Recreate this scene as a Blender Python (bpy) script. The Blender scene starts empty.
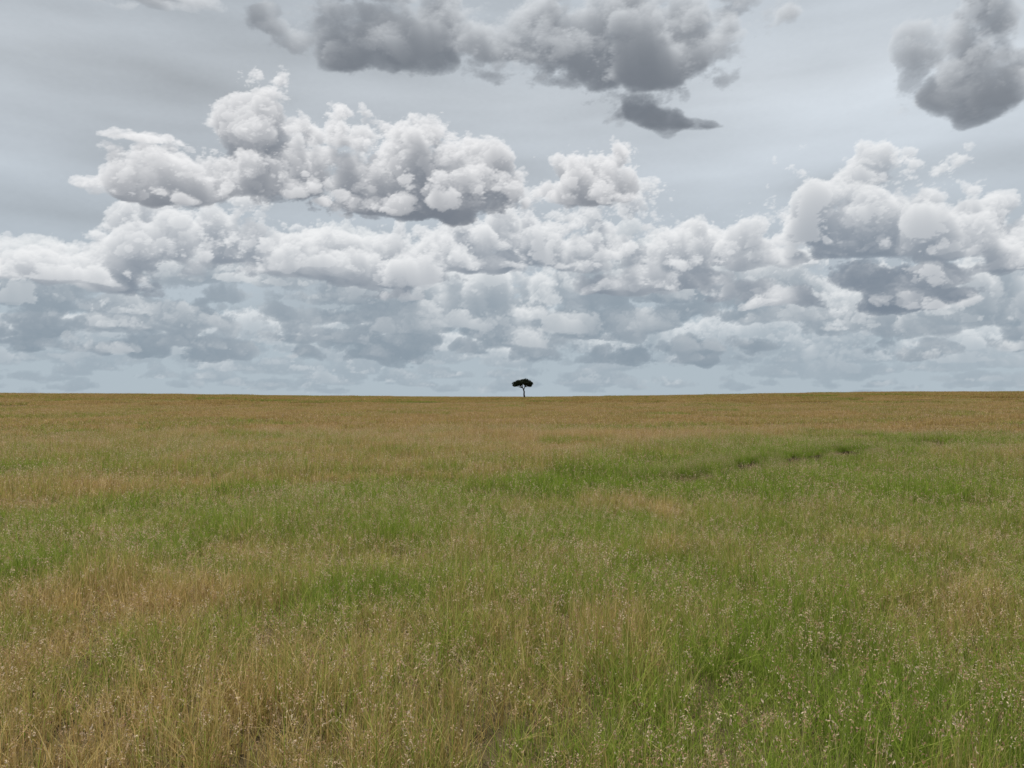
import bpy, math, numpy as np, time
from mathutils import Vector
T0=time.time()
scene=bpy.context.scene
F=773.0
EYE=2.6

def link(ob):
    scene.collection.objects.link(ob); return ob
def sstep(t):
    t=np.clip(t,0,1); return t*t*(3-2*t)
def lin(rgb):
    c=np.array(rgb,dtype=np.float64)/255.0
    return np.where(c<=0.04045,c/12.92,((c+0.055)/1.055)**2.4)

# ------------------------------------------------------------------ terrain
DITCH=np.array([[4.8,23.2],[5.6,24.4],[6.9,25.3],[8.3,26.6],[9.0,28.9],[11.2,30.0],[12.2,32.6],[14.6,34.0],[16.0,37.4],[19.0,39.2],[23,41.6]])
def ditch_dist(x,y):
    x=np.asarray(x,dtype=np.float64); y=np.asarray(y,dtype=np.float64)
    best=np.full(x.shape,1e9)
    for i in range(len(DITCH)-1):
        a=DITCH[i]; b=DITCH[i+1]; ab=b-a
        t=np.clip(((x-a[0])*ab[0]+(y-a[1])*ab[1])/(ab@ab),0,1)
        best=np.minimum(best,np.hypot(x-a[0]-t*ab[0],y-a[1]-t*ab[1]))
    return best
def hz(x,y):
    x=np.asarray(x,dtype=np.float64); y=np.asarray(y,dtype=np.float64)
    d=np.hypot(x,y)+1e-6; az=np.arctan2(x,y)
    crest=2.2+2.1*sstep(az/0.5)+1.5*sstep(-az/0.6)
    z=crest*sstep((d-55)/300.0)
    z-=0.006*np.maximum(d-420,0)
    z+=0.07*np.sin(x*0.31+1.0)*np.sin(y*0.27)+0.12*np.sin(x*0.06+2)*np.sin(y*0.05+.5)*np.clip(d/60,0,1)
    z-=0.6*np.exp(-(ditch_dist(x,y)/0.8)**4)
    return z

def waves(x,y,wl,seed,n=22,ax=1.0):
    r=np.random.default_rng(seed); o=0
    for i in range(n):
        k=2*np.pi/(wl*r.uniform(.6,1.7)); a=r.uniform(0,2*np.pi); ph=r.uniform(0,2*np.pi)
        o=o+np.cos(k*(np.cos(a)*x/ax+np.sin(a)*y)+ph)
    return o/math.sqrt(n/2)
K=0.87
BLOBS=[(0.2,24.6,3.2,2.0,.8),(4.5,25.0,2.6,1.8,.6),(-4.9,20.9,1.5,1.3,.75),(1.9,11.3,1.2,1.2,.5),(3.1,8.3,.5,.7,.35),
       (14.5,25,8,11,.22),(0.6,17,3.2,1.7,.45),(19.0,45,7,5,.45),(-5.9,14,2.4,1.4,.3),(-5.4,8.3,.9,.8,.35),
       (3.6,6.6,.9,.6,.12),(30,52,9,6,.4),(-9,18.5,4,2,.2),(8,23,3,1.4,.3),
       (-4.9,10.4,2.6,1.2,-.36),(3.5,19.4,2.4,1.1,-.5),(-14,22.8,3.2,3,-.4),(5.6,9.9,1.5,1.2,-.25),(-2,5.9,1.5,.6,-.1),
       (-10,34,12,7,-.1),(8,14,3,1.0,-.22)]
def greenness(x,y):
    g=np.interp(y,[0,6,9,12,15,22,28,36,50,90,200],[.62,.58,.58,.63,.68,.68,.62,.50,.36,.26,.22])
    wx=x+.8*waves(x,y,3.5,1); wy=y+1.0*waves(x,y,3.5,2)
    for (bx,by,rx,ry,a) in BLOBS:
        g=g+a*np.exp(-((wx-bx*K)/rx)**2-((wy-by*K)/ry)**2)
    dd=ditch_dist(x,y)
    g=g+.4*np.exp(-(dd/2.4)**2)
    g=g+.08*waves(x,y,1.3,3)+.10*waves(x,y,4,4)+.08*waves(x,y,14,5,ax=1.6)+.07*waves(x,y,60,6,ax=2)
    return g

# ------------------------------------------------------------------ materials
def newmat(name):
    m=bpy.data.materials.new(name); m.use_nodes=True
    nt=m.node_tree; nt.nodes.clear(); return m,nt
def math_n(nt,op,a,b=None,c=None,clamp=False):
    n=nt.nodes.new('ShaderNodeMath'); n.operation=op; n.use_clamp=clamp
    for i,v in enumerate((a,b,c)):
        if v is None: continue
        if isinstance(v,(int,float)): n.inputs[i].default_value=v
        else: nt.links.new(v,n.inputs[i])
    return n.outputs[0]
def noise_n(nt,vec,scale,detail=3,rough=0.55,dist=0.0):
    n=nt.nodes.new('ShaderNodeTexNoise'); n.inputs['Scale'].default_value=scale
    n.inputs['Detail'].default_value=detail; n.inputs['Roughness'].default_value=rough
    nt.links.new(vec,n.inputs['Vector']); return n.outputs['Fac']
def ramp_n(nt,fac,stops,gain=1.0):
    n=nt.nodes.new('ShaderNodeValToRGB'); cr=n.color_ramp
    while len(cr.elements)>1: cr.elements.remove(cr.elements[-1])
    cr.elements[0].position=stops[0][0]; cr.elements[0].color=(*[v*gain for v in stops[0][1]],1)
    for p,c in stops[1:]:
        e=cr.elements.new(p); e.color=(*[v*gain for v in c],1)
    if fac is not None: nt.links.new(fac,n.inputs[0])
    return n.outputs['Color']
def mix_n(nt,fac,a,b,mode='MIX'):
    n=nt.nodes.new('ShaderNodeMix'); n.data_type='RGBA'; n.blend_type=mode
    for s,v in ((n.inputs[0],fac),(n.inputs[6],a),(n.inputs[7],b)):
        if isinstance(v,(int,float)): s.default_value=v
        elif isinstance(v,tuple): s.default_value=(*v,1)
        else: nt.links.new(v,s)
    return n.outputs[2]

mg,nt=newmat("grass_blades")
out=nt.nodes.new('ShaderNodeOutputMaterial')
ga=nt.nodes.new('ShaderNodeAttribute'); ga.attribute_type='INSTANCER'; ga.attribute_name='green'
at=nt.nodes.new('ShaderNodeAttribute'); at.attribute_name='gcol'
sp=nt.nodes.new('ShaderNodeSeparateColor'); nt.links.new(at.outputs['Color'],sp.inputs[0])
r1,kind,r2=sp.outputs[0],sp.outputs[1],sp.outputs[2]
dry=ramp_n(nt,r2,[(0,(.19,.12,.045)),(.35,(.37,.26,.10)),(.7,(.54,.41,.175)),(1,(.68,.55,.29))],1.1)
grn=ramp_n(nt,r2,[(0,(.08,.145,.02)),(.5,(.205,.285,.04)),(1,(.38,.43,.095))],1.1)
sel=math_n(nt,'MULTIPLY_ADD',math_n(nt,'SUBTRACT',ga.outputs['Fac'],r1),2.6,0.5,clamp=True)
c=mix_n(nt,sel,dry,grn)
seed=ramp_n(nt,r2,[(0,(.34,.20,.11)),(.5,(.56,.39,.25)),(1,(.78,.63,.46))])
c=mix_n(nt,kind,c,seed)
df=nt.nodes.new('ShaderNodeBsdfDiffuse'); tr=nt.nodes.new('ShaderNodeBsdfTranslucent')
nt.links.new(c,df.inputs[0]); nt.links.new(c,tr.inputs[0])
m1=nt.nodes.new('ShaderNodeMixShader'); m1.inputs[0].default_value=.42
nt.links.new(df.outputs[0],m1.inputs[1]); nt.links.new(tr.outputs[0],m1.inputs[2])
nt.links.new(m1.outputs[0],out.inputs[0])

mgr,nt=newmat("savanna_ground")
out=nt.nodes.new('ShaderNodeOutputMaterial')
ga=nt.nodes.new('ShaderNodeAttribute'); ga.attribute_name='green'
geo=nt.nodes.new('ShaderNodeNewGeometry')
ln=nt.nodes.new('ShaderNodeVectorMath'); ln.operation='LENGTH'; nt.links.new(geo.outputs['Position'],ln.inputs[0])
far=nt.nodes.new('ShaderNodeMapRange'); far.inputs[1].default_value=120; far.inputs[2].default_value=380
nt.links.new(ln.outputs['Value'],far.inputs[0])
soil=ramp_n(nt,noise_n(nt,geo.outputs['Position'],3.0,5,.7),[(.3,(.045,.035,.018)),(.7,(.12,.095,.05))])
sw=mix_n(nt,ga.outputs['Fac'],(.20,.14,.06),(.12,.14,.035))  # far sward tints, with the grass's self-shadowing darkened into the colour
cc=mix_n(nt,far.outputs[0],soil,sw)
df=nt.nodes.new('ShaderNodeBsdfDiffuse'); nt.links.new(cc,df.inputs[0])
nt.links.new(df.outputs[0],out.inputs[0])

# ------------------------------------------------------------------ ground sheet
R_SKY=6000.0
angs=np.concatenate([np.radians(np.arange(-50,50,0.35)),np.radians(np.arange(50,310,5.0))])
rad=np.concatenate([[.02],np.arange(0.5,20,1.0),np.arange(20,46,0.3),np.arange(46,70,1.5),np.geomspace(70,R_SKY*1.02,80)])
A,Rr=np.meshgrid(angs,rad)
gx=(Rr*np.sin(A)).ravel(); gy=(Rr*np.cos(A)).ravel()
gv=np.stack([gx,gy,hz(gx,gy)],1)
na,nr=len(angs),len(rad)
def grid_faces(nr,na,wrap):
    i=np.arange(nr-1)[:,None]; j=np.arange(na if wrap else na-1)[None,:]
    j2=(j+1)%na
    return np.stack([i*na+j,i*na+j2,(i+1)*na+j2,(i+1)*na+j],-1).reshape(-1,4)
def fast_mesh(name,verts,quads,tris=None,smooth=False):
    me=bpy.data.meshes.new(name)
    loops=quads.astype(np.int32).ravel(); st=np.arange(len(quads),dtype=np.int32)*4
    if tris is not None and len(tris):
        st=np.concatenate([st,len(loops)+np.arange(len(tris),dtype=np.int32)*3]); loops=np.concatenate([loops,tris.astype(np.int32).ravel()])
    me.vertices.add(len(verts)); me.vertices.foreach_set('co',np.asarray(verts,dtype=np.float32).ravel())
    me.loops.add(len(loops)); me.loops.foreach_set('vertex_index',loops)
    me.polygons.add(len(st)); me.polygons.foreach_set('loop_start',st)
    me.polygons.foreach_set('use_smooth',np.full(len(st),smooth))
    me.update(calc_edges=True); return me
me=fast_mesh("ground",gv,grid_faces(nr,na,True)[:,::-1],None,True)
a=me.attributes.new('green','FLOAT','POINT'); a.data.foreach_set('value',np.clip(greenness(gx,gy),0,1).astype(np.float32))
me.materials.append(mgr)
ground=link(bpy.data.objects.new("ground",me))

# ------------------------------------------------------------------ grass patches (square, edge-feathered)
rng=np.random.default_rng(7)
def ribbons(base,az,h,lean,w,nseg,kind,r1,r2,twist):
    n=len(h); V=[]
    ts=np.linspace(0,1,nseg+1)
    dx,dy=np.cos(az),np.sin(az)
    sx,sy=-np.sin(az+twist),np.cos(az+twist)
    for i,t in enumerate(ts):
        px=base[:,0]+dx*lean*h*t**1.8; py=base[:,1]+dy*lean*h*t**1.8; pz=h*t*(1-0.33*lean*t)-0.03*(t==0)
        ww=w*(1-t*0.999)**0.7*0.5
        if i<nseg:
            V.append(np.stack([px-sx*ww,py-sy*ww,pz],1)); V.append(np.stack([px+sx*ww,py+sy*ww,pz],1))
        else: V.append(np.stack([px,py,pz],1))
    m=len(V); verts=np.stack(V,1).reshape(-1,3)
    b=np.arange(n)*m; faces=[]
    for i in range(nseg-1):
        faces.append(np.stack([b+2*i,b+2*i+1,b+2*i+3,b+2*i+2],1))
    q=2*(nseg-1)
    tri=np.stack([b+q,b+q+1,b+q+2],1)
    cols=np.repeat(np.stack([r1,kind,r2,np.ones(n)],1),m,0)
    return verts,(np.vstack(faces) if faces else np.zeros((0,4),int)),tri,cols,verts.reshape(n,m,3)[:,-1]
def diamonds(c,L,W,rng,r2):
    n=len(c)
    th=rng.uniform(0,2*np.pi,n); ph=rng.normal(-0.1,0.9,n)
    d=np.stack([np.cos(th)*np.cos(ph),np.sin(th)*np.cos(ph),np.sin(ph)],1)
    s=np.cross(d,rng.normal(size=(n,3))); s/=np.linalg.norm(s,axis=1,keepdims=True)+1e-9
    L=L[:,None]; W=W[:,None]
    V=np.stack([c,c+d*L*.45-s*W*.5,c+d*L,c+d*L*.45+s*W*.5],1).reshape(-1,3)
    b=np.arange(n)*4
    return V,np.stack([b,b+1,b+2,b+3],1),np.repeat(np.stack([np.full(n,.5),np.ones(n),r2,np.ones(n)],1),4,0)
patches=bpy.data.collections.new("grass_patches")
def patch(name,S,ntuft,per,hr,w,nseg,nstalk,stw,headL,headW,nh,seed,thr=(.5,1.3),tone=1.0):
    rng=np.random.default_rng(seed)
    V=[];Q=[];Tr=[];C=[];off=0
    def add(v,q,t,c):
        nonlocal off
        c=c.copy(); c[:,2]*=tone
        V.append(v);C.append(c)
        if len(q):Q.append(q+off)
        if t is not None and len(t):Tr.append(t+off)
        off+=len(v)
    def sq(n): return rng.uniform(-.5,.5,(n,2))*S+rng.normal(0,.06*S,(n,2))
    tc=sq(ntuft)
    th=rng.uniform(*thr,ntuft); tg=rng.uniform(0,1,ntuft)
    n=ntuft*per; ti=np.repeat(np.arange(ntuft),per)
    spread=0.03*(w/0.004)**0.6
    base=tc[ti]+rng.normal(0,spread,(n,2))
    h=rng.uniform(hr[0],hr[1],n)*th[ti]
    az=rng.uniform(0,2*np.pi,n); lean=np.abs(rng.normal(0.42,0.42,n)).clip(0,1.5)
    r1=(0.5*tg[ti]+0.5*rng.uniform(0,1,n))
    r2=np.clip(.5*rng.uniform(0,1,ntuft)[ti]+.5*rng.uniform(0,1,n),0,1)
    v,q,t,c,_=ribbons(base,az,h,lean,w*rng.uniform(.5,1.5,n),nseg,np.zeros(n),r1,r2,rng.uniform(-1.4,1.4,n))
    add(v,q,t,c)
    if nstalk:
        base=sq(nstalk)
        h=rng.uniform(hr[1]*0.7,hr[1]*1.5,nstalk); az=rng.uniform(0,2*np.pi,nstalk)
        r2=rng.uniform(.1,1,nstalk)
        v,q,t,c,top=ribbons(base,az,h,np.abs(rng.normal(.4,.3,nstalk)),np.full(nstalk,stw),3,np.full(nstalk,.5),rng.uniform(.3,.9,nstalk),r2,rng.uniform(-1.5,1.5,nstalk))
        add(v,q,t,c)
        cen=np.repeat(top,nh,0); m=len(cen)
        cen=cen+np.stack([rng.normal(0,headL*.55,m),rng.normal(0,headL*.55,m),-rng.uniform(0,headL*4,m)],1)
        v,q,c=diamonds(cen,headL*rng.uniform(.5,1.4,m),headW*rng.uniform(.6,1.5,m),rng,np.clip(np.repeat(r2,nh)+rng.normal(0,.18,m),0,1))
        add(v,q,None,c)
    V=np.vstack(V);C=np.vstack(C)
    me=fast_mesh(name,V,np.vstack(Q),np.vstack(Tr))
    a=me.color_attributes.new('gcol','FLOAT_COLOR','POINT'); a.data.foreach_set('color',C.astype(np.float32).ravel())
    me.materials.append(mg)
    ob=bpy.data.objects.new(name,me); patches.objects.link(ob)
NV=6
TH=[(.5,1.2),(.5,1.3),(.4,1.1),(.5,1.6),(.6,1.7),(.5,1.3)]
for i in range(NV): patch(f"patch_a{i}",.8,84,10,(.16,.48),.0064,3,[70,95,50,110,65,85][i],.0026,.019,.007,8,100+i,thr=TH[i])
for i in range(NV): patch(f"patch_b{i}",1.5,140,9,(.15,.45),.012,2,[100,140,60,150,80,120][i],.005,.032,.013,4,200+i,thr=TH[i],tone=.90)
for i in range(NV): patch(f"patch_c{i}",5.2,420,7,(.18,.46),.038,2,200,.012,.08,.04,2,300+i,tone=.74)
for i in range(NV): patch(f"patch_d{i}",11.5,620,7,(.2,.5),.09,2,120,.03,.18,.09,1,400+i,tone=.60)

def lattice(sp,ymax):
    xs=np.arange(-ymax,ymax,sp); ys=np.arange(-1,ymax,sp)
    X,Y=np.meshgrid(xs,ys); X=X.ravel();Y=Y.ravel()
    return X+rng.uniform(-.12,.12,len(X))*sp, Y+rng.uniform(-.12,.12,len(Y))*sp
pts=[];idx=[];scl=[];rot=[]
def hnoise(X,Y): return np.clip(1+.18*waves(X,Y,2.4,21)+.13*waves(X,Y,8,22),.6,1.6)
for li,(sp,r0,r1_) in enumerate([(.8,0.6,18),(1.5,18,58),(5.2,58,180),(11.5,180,430)]):
    X,Y=lattice(sp,r1_*1.1)
    lo=r0*(1+(rng.uniform(-.18,.18,len(X)) if li>1 else 0)); hi=r1_*(1+(rng.uniform(-.18,.18,len(X)) if li in(1,2) else 0))
    d=np.hypot(X,Y)
    k=(d>lo)&(d<=hi)&(Y>.6)&(np.abs(X)<(Y+3)*.86+1)
    k&=~(ditch_dist(X,Y)<(1.3 if li==1 else .6))
    X=X[k];Y=Y[k]; n=len(X)
    pts.append(np.stack([X,Y,hz(X,Y)],1)); idx.append(li*NV+rng.integers(0,NV,n))
    s=rng.uniform(.88,1.12,n)*hnoise(X,Y)
    scl.append(np.stack([np.ones(n),np.ones(n),s],1))
    rot.append(rng.integers(0,4,n)*np.pi/2+rng.uniform(-.12,.12,n))
NF=560
t=rng.uniform(0,len(DITCH)-1.001,NF); i0=t.astype(int); f=(t-i0)[:,None]
pp=DITCH[i0]*(1-f)+DITCH[i0+1]*f+rng.normal(0,.9,(NF,2))
dd=ditch_dist(pp[:,0],pp[:,1]); pp=pp[(dd>.72)&(dd<1.8)]
pts.append(np.column_stack([pp,hz(pp[:,0],pp[:,1])])); idx.append(NV+rng.integers(0,NV,len(pp)))
scl.append(np.column_stack([np.full(len(pp),.38),np.full(len(pp),.38),rng.uniform(.5,.95,len(pp))])); rot.append(rng.uniform(0,6.28,len(pp)))
pts=np.vstack(pts);idx=np.concatenate(idx);scl=np.vstack(scl);rot=np.concatenate(rot)
me=bpy.data.meshes.new("grass")
me.vertices.add(len(pts)); me.vertices.foreach_set('co',pts.astype(np.float32).ravel())
a=me.attributes.new('idx','INT','POINT'); a.data.foreach_set('value',idx.astype(np.int32))
a=me.attributes.new('green','FLOAT','POINT'); a.data.foreach_set('value',np.clip(greenness(pts[:,0],pts[:,1])+rng.normal(0,.03,len(pts)),0,1.2).astype(np.float32))
a=me.attributes.new('rot','FLOAT_VECTOR','POINT'); rv=np.zeros((len(pts),3),np.float32); rv[:,2]=rot; a.data.foreach_set('vector',rv.ravel())
a=me.attributes.new('scl','FLOAT_VECTOR','POINT'); a.data.foreach_set('vector',scl.astype(np.float32).ravel())
me.materials.append(mg)
grass=link(bpy.data.objects.new("grass",me))
ng=bpy.data.node_groups.new("grass_scatter","GeometryNodeTree")
ng.interface.new_socket("Geometry",in_out='INPUT',socket_type='NodeSocketGeometry')
ng.interface.new_socket("Geometry",in_out='OUTPUT',socket_type='NodeSocketGeometry')
gi=ng.nodes.new('NodeGroupInput'); go=ng.nodes.new('NodeGroupOutput')
ci=ng.nodes.new('GeometryNodeCollectionInfo'); ci.inputs['Collection'].default_value=patches
ci.inputs['Separate Children'].default_value=True; ci.inputs['Reset Children'].default_value=True
ip=ng.nodes.new('GeometryNodeInstanceOnPoints'); ip.inputs['Pick Instance'].default_value=True
def na_(n,t):
    x=ng.nodes.new('GeometryNodeInputNamedAttribute'); x.data_type=t; x.inputs['Name'].default_value=n
    return [o for o in x.outputs if o.enabled and o.name=='Attribute'][0]
ng.links.new(gi.outputs[0],ip.inputs['Points']); ng.links.new(ci.outputs[0],ip.inputs['Instance'])
ng.links.new(na_('idx','INT'),ip.inputs['Instance Index']); ng.links.new(na_('rot','FLOAT_VECTOR'),ip.inputs['Rotation'])
ng.links.new(na_('scl','FLOAT_VECTOR'),ip.inputs['Scale']); ng.links.new(ip.outputs[0],go.inputs[0])
md=grass.modifiers.new("scatter",'NODES'); md.node_group=ng
print("grass pts",len(pts),time.time()-T0)

# ------------------------------------------------------------------ acacia tree
mb,nt=newmat("acacia_bark"); out=nt.nodes.new('ShaderNodeOutputMaterial'); df=nt.nodes.new('ShaderNodeBsdfDiffuse')
geo=nt.nodes.new('ShaderNodeNewGeometry')
nt.links.new(ramp_n(nt,noise_n(nt,geo.outputs['Position'],5,5),[(.3,(.03,.024,.018)),(.7,(.08,.065,.05))]),df.inputs[0]); nt.links.new(df.outputs[0],out.inputs[0])
ml,nt=newmat("acacia_leaves"); out=nt.nodes.new('ShaderNodeOutputMaterial'); df=nt.nodes.new('ShaderNodeBsdfDiffuse')
geo=nt.nodes.new('ShaderNodeNewGeometry')
nt.links.new(ramp_n(nt,noise_n(nt,geo.outputs['Position'],1.3,4),[(.3,(.018,.024,.016)),(.7,(.042,.052,.030))]),df.inputs[0]); nt.links.new(df.outputs[0],out.inputs[0])
TX,TY=4.5,312.0; TZ=float(hz(TX,TY))
tree=link(bpy.data.objects.new("acacia_tree",None)); tree.location=(TX,TY,TZ)
def tube(path,radii,ns=8):
    path=np.array(path,float); V=[];Fc=[]
    for i,p in enumerate(path):
        d=path[min(i+1,len(path)-1)]-path[max(i-1,0)]; d/=np.linalg.norm(d)
        s=np.cross(d,[0,1,0.01]); s/=np.linalg.norm(s); u=np.cross(s,d)
        for k in range(ns):
            a=2*np.pi*k/ns; V.append(p+radii[i]*(np.cos(a)*s+np.sin(a)*u))
    for i in range(len(path)-1):
        for k in range(ns):
            Fc.append((i*ns+k,i*ns+(k+1)%ns,(i+1)*ns+(k+1)%ns,(i+1)*ns+k))
    return V,Fc
clumps=[(-3.0,0.2,5.9,1.5,.95),(-1.7,-.8,6.4,1.6,1.05),(-2.2,1.0,6.2,1.4,.9),(-.3,.5,6.7,1.6,1.0),(.9,-.6,7.0,1.5,1.0),(2.0,.4,6.5,1.5,.95),(2.9,-.2,5.9,1.2,.8),(2.7,.8,5.2,1.0,.6),(-.6,-1.6,6.2,1.4,.8),(.6,1.7,6.4,1.4,.9),(-3.2,-.6,5.2,1.1,.6),(1.2,-1.5,6.1,1.3,.8),(-1.2,.3,5.5,1.1,.6),(1.3,.2,5.7,1.1,.6)]
V=[];Fc=[]
def addt(p,r):
    v,f=tube(p,r); o=len(V); V.extend(v); Fc.extend([tuple(a+o for a in q) for q in f])
addt([(0.55,0,-.3),(0.5,0,.6),(.35,0,1.6),(.42,.05,2.6),(.2,0,3.4),(-.15,0,4.2)],[.42,.34,.30,.28,.25,.18])
addt([(.2,0,3.3),(.5,.1,4.2),(.8,0,5.1),(.9,0,6.2)],[.2,.16,.1,.07])
for (x,y,z,r,h) in clumps:
    s=(-.15,0,4.1) if x<.3 else (.6,.05,4.5)
    mx=(s[0]*.45+x*.55,s[1]*.45+y*.55,s[2]*.55+z*.45)
    addt([s,mx,(x,y,z-.1)],[.11,.075,.03])
me=bpy.data.meshes.new("trunk_and_limbs"); me.from_pydata([tuple(v) for v in V],[],Fc); me.materials.append(mb)
ob=link(bpy.data.objects.new("trunk_and_limbs",me)); ob.parent=tree
V=[];rg=np.random.default_rng(5)
for (x,y,z,r,h) in clumps:
    n=int(480*r)
    p=rg.normal(size=(n,3)); p/=np.linalg.norm(p,axis=1,keepdims=True); p*=rg.uniform(.2,1.1,(n,1))**.6
    p=p*[r,r,h]+[x,y,z]; p[:,2]=np.maximum(p[:,2],z-h*.65+rg.normal(0,.1,n))
    a=rg.normal(size=(n,3)); a/=np.linalg.norm(a,axis=1,keepdims=True); b=np.cross(a,rg.normal(size=(n,3))); b/=np.linalg.norm(b,axis=1,keepdims=True)
    s=rg.uniform(.08,.19,(n,1))
    V.append(np.stack([p-a*s*1.4,p-b*s*.7,p+a*s*1.4,p+b*s*.7],1).reshape(-1,3))
V=np.vstack(V)
me=fast_mesh("crown",V,np.arange(len(V)).reshape(-1,4)); me.materials.append(ml)
ob=link(bpy.data.objects.new("crown",me)); ob.parent=tree

# ------------------------------------------------------------------ sky with cumulus (volume solved numerically)
SU,SE=1.0,1.0
U=np.arange(-600,600,SU); E=np.arange(-14,474,SE)
NX,NE=len(U),len(E)
def bspl(coords,g):
    W=np.zeros((len(coords),g),np.float32)
    i=np.floor(coords).astype(int); f=coords-i
    w=[(1-f)**3/6,(3*f**3-6*f**2+4)/6,(-3*f**3+3*f**2+3*f+1)/6,f**3/6]
    for k in range(4): W[np.arange(len(coords)),np.clip(i+k,0,g-1)]+=w[k]
    return W
def noise3(Y,Z,X,cell,asp,rng):
    if cell<3.0:
        G=rng.standard_normal((len(Y),len(Z),len(X)),dtype=np.float32)
        G=G+np.roll(G,1,2); G=G+np.roll(G,1,2); G=G+np.roll(G,1,2)
        if cell>1.8: G=G+np.roll(G,2,2)
        G=G+np.roll(G,1,0); G=G+np.roll(G,1,0)
        G/=G[:40].std(); return G
    cy=(Y-Y.min())/cell; cz=(Z-Z.min())/cell; cx=(X-X.min())/(cell*asp)
    g=[int(c.max())+5 for c in (cy,cz,cx)]
    G=rng.standard_normal(g).astype(np.float32)
    G=G@np.ascontiguousarray(bspl(cx,g[2]).T)
    G=bspl(cz,g[1])[None]@G
    sh=G.shape
    G=(bspl(cy,g[0])@G.reshape(sh[0],-1)).reshape(len(Y),sh[1],sh[2])
    G/=G.std(); return G
def fbm2(Y,X,cell,asp,octs,rng,gain=.5):
    o=0;a=1;t=0
    for i in range(octs): o=o+a*noise3(Y,np.zeros(1),X,cell,asp,rng)[:,0,:];t+=a*a;a*=gain;cell/=2
    return o/np.sqrt(t)
def conv(x,y,w,h):
    az=math.atan((x-512)/F); c=math.cos(az)
    return F*az,(397-y)*c,w*c*c,h*c
def volume(img,clouds,zh,cell,octs,amp,sharp,kv,kl,seed,dark,bright,asp=1.25,sz=.22,sx=.12,NZ=26,haze=0.0,basesoft=.15,gain=.60,gam=1.0,ms=.2,warp=.5):
    t0=time.time()
    rg=np.random.default_rng(seed)
    cl=[conv(*c[:4])+tuple(c[4:]) for c in clouds]
    e0=min(c[1] for c in cl)-30; e1=max(c[1]+c[3]*1.9 for c in cl)+5
    sel=np.where((E>=e0)&(E<=e1))[0]; Y=E[sel][::-1]; sel=sel[::-1]
    Z=np.linspace(-zh,zh,NZ).astype(np.float32); dz=Z[1]-Z[0]
    n=0;a=1.0;c=cell
    first=noise3(Y,Z,U,cell*1.9,asp*1.3,rg)*.5
    for i in range(octs):
        g=noise3(Y,Z,U,c,asp if c>=3.6 else 1,rg); np.abs(g,out=g); g-=.8; g*=a; n=n+g; a*=gain; c/=2.05
    n+=first
    wm=warp*cell
    WU=(noise3(Y,Z,U,cell*1.2,asp,rg)*.75+noise3(Y,Z,U,cell*.5,asp,rg)*.4)*np.float32(wm)
    WY=(noise3(Y,Z,U,cell*1.2,asp*1.6,rg)*.75+noise3(Y,Z,U,cell*.5,asp,rg)*.4)*np.float32(wm*.45)
    e=np.full(n.shape,-6.0,np.float32)
    for q in cl:
        u,b,w,h=q[:4]; zo=q[4] if len(q)>4 else 0
        xi=np.where(np.abs(U-u)<w*1.9+2*wm)[0]; yi=np.where((Y>b-.5*h-14-wm)&(Y<b+1.9*h+wm))[0]
        if not len(xi) or not len(yi): continue
        xs=slice(xi[0],xi[-1]+1); ys=slice(yi[0],yi[-1]+1)
        hh=(Y[ys]-b).astype(np.float32)[:,None,None]+WY[ys,:,xs]
        hy=np.where(hh<0,hh/np.float32(basesoft*h+1),hh/np.float32(h))
        uu=((U[xs]-u).astype(np.float32)[None,None,:]+WU[ys,:,xs])/np.float32(w)
        dd=np.sqrt(uu**2+hy**2+(((Z-zo)/min(w,zh*.85))[None,:,None]**2).astype(np.float32))
        dd=dd+1.6*np.clip(dd-1.35,0,None)
        e[ys,:,xs]=np.maximum(e[ys,:,xs],1-dd)
    del WU,WY
    n*=amp; e+=n; del n
    d=e; d*=sharp; np.clip(d,0,1,out=d)
    L=np.empty_like(d); tau=np.zeros(d.shape[1:],np.float32)
    fz=abs(sz)*SE/dz; rz=1 if sz>0 else -1
    for i in range(len(Y)):
        L[i]=tau
        tau=tau+d[i]*np.float32(kl*SE)
        tau=tau*np.float32(1-abs(sx)-fz)+np.roll(tau,1 if sx>0 else -1,1)*np.float32(abs(sx))+np.roll(tau,rz,0)*np.float32(fz)
        if rz>0: tau[0]*=.9
    np.negative(L,out=L); S=np.exp(L)*np.float32(1-ms); L*=np.float32(.2); S+=np.exp(L)*np.float32(ms); del L
    step=d*np.float32(kv*dz)
    ct=np.cumsum(step,axis=1)
    wgt=np.exp(step-ct)-np.exp(-ct)
    al=wgt.sum(1); s=(wgt*S).sum(1)/(al+1e-5)
    al=np.clip(al,0,1)[...,None]; s=np.clip(s,0,1)[...,None]**gam
    col=dark+(bright-dark)*s
    bg=img[sel]
    col=col*(1-haze)+bg*haze
    img[sel]=bg*(1-al)+col*al
    print("layer",len(Y),time.time()-t0)
rs=np.random.default_rng(11)
EE,UU=np.meshgrid(E,U,indexing='ij')
stops=[(-20,(178,190,198)),(10,(176,189,198)),(60,(175,188,197)),(130,(180,190,199)),(220,(187,195,203)),(300,(191,198,205)),(400,(184,192,200)),(480,(178,187,196))]
sx_=[s[0] for s in stops]; img=np.stack([np.interp(EE,sx_,[lin(s[1])[k] for s in stops]) for k in range(3)],-1)
st=fbm2(E,U,20,5.0,4,rs,.5); st2=fbm2(E,U,90,2.5,3,rs)
bl=np.exp(-((UU-260)/260)**2-((EE-250)/80)**2)
lf=np.exp(-((UU+420)/150)**2-((EE-330)/160)**2)
fade=np.clip(EE/150,0.15,1)
img*= (1+fade*(.045*st+.055*st2)+.18*bl-.03*lf)[...,None]
img=img.astype(np.float32)
W_=lambda *c: lin(c).astype(np.float32)
far=[]
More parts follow.
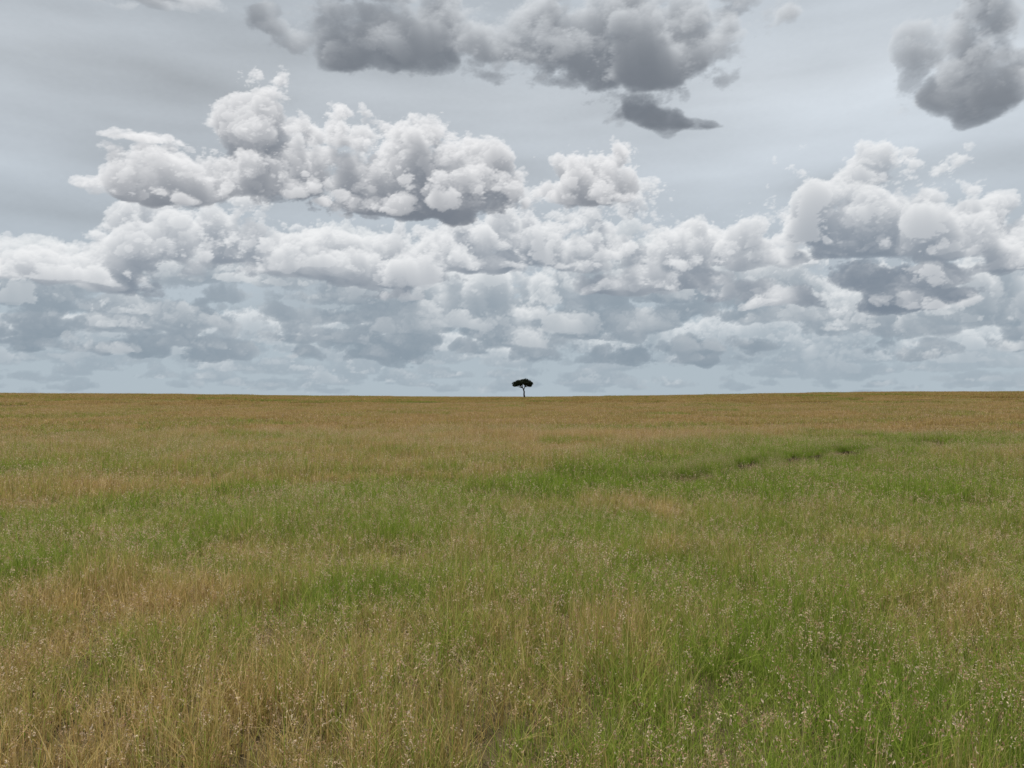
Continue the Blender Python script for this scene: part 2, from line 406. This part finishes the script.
for i in range(330):
    y=rs.uniform(326,393); s=(397-y)/60
    far.append((rs.uniform(-120,1150),y,rs.uniform(12,52)*(.35+s*.6),rs.uniform(6,13)*(.35+s),rs.uniform(-8,8)))
volume(img,far,22,7,4,.38,6,.11,.15,21,W_(148,163,175),W_(236,239,241),asp=1.5,haze=.18,basesoft=.08,NZ=14,warp=.35)
row=[]
for i in range(170):
    y=rs.uniform(262,362); s=(397-y)/100
    row.append((rs.uniform(-120,1150),y,rs.uniform(16,52)*(.35+s*.7),rs.uniform(9,22)*(.4+s*.8),rs.uniform(-12,12)))
row+=[(820,318,100,34),(740,300,50,36),(1000,320,50,60),(900,302,55,36),(565,330,38,25),(20,298,56,34),(350,300,55,24),(140,312,55,20)]
volume(img,row,36,13,5,.42,7,.12,.09,22,W_(126,142,156),W_(240,242,243),asp=1.3,haze=.10,basesoft=.07,NZ=20)
mid=[(880,246,95,76),(810,240,62,54),(955,248,55,56),(1035,262,46,44),(530,264,88,52),(600,256,55,66),(455,268,52,44),(690,262,60,56),(750,250,46,44),
     (290,272,66,42),(175,262,55,46),(235,258,42,46),(105,284,52,26),(20,278,54,32),(375,284,48,34),(650,290,70,18),(900,280,70,16)]
for i in range(12): mid.append((rs.uniform(0,1024),rs.uniform(258,300),rs.uniform(25,55),rs.uniform(12,24),rs.uniform(-25,0)))
volume(img,mid,50,19,5,.44,7,.13,.075,23,W_(110,124,140),W_(244,245,246),haze=.04,basesoft=.08)
big=[(282,190,36,88),(262,194,44,66),(160,196,60,38),(215,194,44,38),(118,196,24,14),(418,208,84,66),(380,198,50,74),(462,192,44,50),(338,140,36,40),(320,128,24,30),(408,140,38,26),(602,200,38,46),(588,182,26,30),(140,142,32,10)]
volume(img,big,52,19,5,.44,7,.13,.074,24,W_(102,111,124),W_(246,246,247),haze=.02,basesoft=.10,sx=.2)
near=[(368,52,76,60),(320,38,44,44),(430,40,52,50),(640,66,110,74),(560,50,66,64),(712,36,58,50),(642,120,36,32),(676,128,34,10),(968,92,46,110),(1010,102,44,54),(936,60,26,60),(150,-4,60,14),(350,-20,80,30)]
volume(img,near,56,24,5,.44,3.2,.06,.085,25,W_(106,113,123),W_(218,222,226),haze=.0,basesoft=.18,sz=-.05,warp=.6)
print("sky solved",time.time()-T0)

azf=U/F; azc=np.linspace(azf[-1],2*np.pi+azf[0],92)[1:-1]
az=np.concatenate([azf,azc])
uc=(azc-azf[-1])*F; per=U[-1]-U[0]; tw=np.abs(((uc/per)%2)); tw=np.where(tw>1,2-tw,tw)
ci_=np.clip(((1-tw)*(NX-1)).astype(int),0,NX-1)
full=np.concatenate([img,img[:,ci_]],1)
telT=np.concatenate([E/F,np.tan(np.linspace(math.atan(E[-1]/F),math.radians(50),8))[1:]])
avg=full[-60:].mean((0,1))
extra=[]
for k in range(1,8):
    f=k/7; extra.append(full[NE-1-k*6]*(1-f)+avg*f)
full=np.concatenate([full,np.stack(extra)],0)
AZ,TE=np.meshgrid(az,telT)
D=np.stack([np.sin(AZ),np.cos(AZ),TE],-1); D/=np.linalg.norm(D,axis=-1,keepdims=True)
sv=(D*R_SKY).reshape(-1,3)+[0,0,EYE]
me=fast_mesh("sky",sv,grid_faces(len(telT),len(az),True),None,True)
a=me.color_attributes.new('sky_col','FLOAT_COLOR','POINT')
a.data.foreach_set('color',np.concatenate([full.reshape(-1,3),np.ones((full.shape[0]*full.shape[1],1))],1).astype(np.float32).ravel())
msk,nt=newmat("cloudy_sky"); out=nt.nodes.new('ShaderNodeOutputMaterial'); em=nt.nodes.new('ShaderNodeEmission')
at=nt.nodes.new('ShaderNodeAttribute'); at.attribute_name='sky_col'; nt.links.new(at.outputs['Color'],em.inputs[0]); em.inputs[1].default_value=1.0
nt.links.new(em.outputs[0],out.inputs[0]); msk.cycles.emission_sampling='NONE'
me.materials.append(msk)
sky=link(bpy.data.objects.new("sky",me))

# ------------------------------------------------------------------ light
el=math.radians(61); sa=math.radians(-35)
w=bpy.data.worlds.new("World"); scene.world=w; w.use_nodes=True; nt=w.node_tree; nt.nodes.clear()
out=nt.nodes.new('ShaderNodeOutputWorld'); bg=nt.nodes.new('ShaderNodeBackground'); st=nt.nodes.new('ShaderNodeTexSky')
st.sky_type='NISHITA'; st.sun_disc=False; st.sun_elevation=el; st.sun_rotation=sa
bg.inputs[1].default_value=.10; nt.links.new(st.outputs[0],bg.inputs[0]); nt.links.new(bg.outputs[0],out.inputs[0])
sd=bpy.data.lights.new("sun",'SUN'); sd.energy=5.0; sd.angle=math.radians(1.0); sd.color=(1,.955,.87)
so=link(bpy.data.objects.new("sun",sd))
v=Vector((math.cos(el)*math.sin(sa),math.cos(el)*math.cos(sa),math.sin(el)))
so.rotation_euler=v.to_track_quat('Z','Y').to_euler(); so.location=v*50

cd=bpy.data.cameras.new("camera"); cam=link(bpy.data.objects.new("camera",cd)); scene.camera=cam
cd.sensor_width=36; cd.lens=36*F/1024; cd.clip_start=.05; cd.clip_end=20000
cam.location=(0,0,EYE); cam.rotation_euler=(math.radians(90)+math.atan(13/F),0,0)
scene.view_settings.view_transform='Standard'; scene.view_settings.look='None'; scene.view_settings.exposure=0
print("done",time.time()-T0)
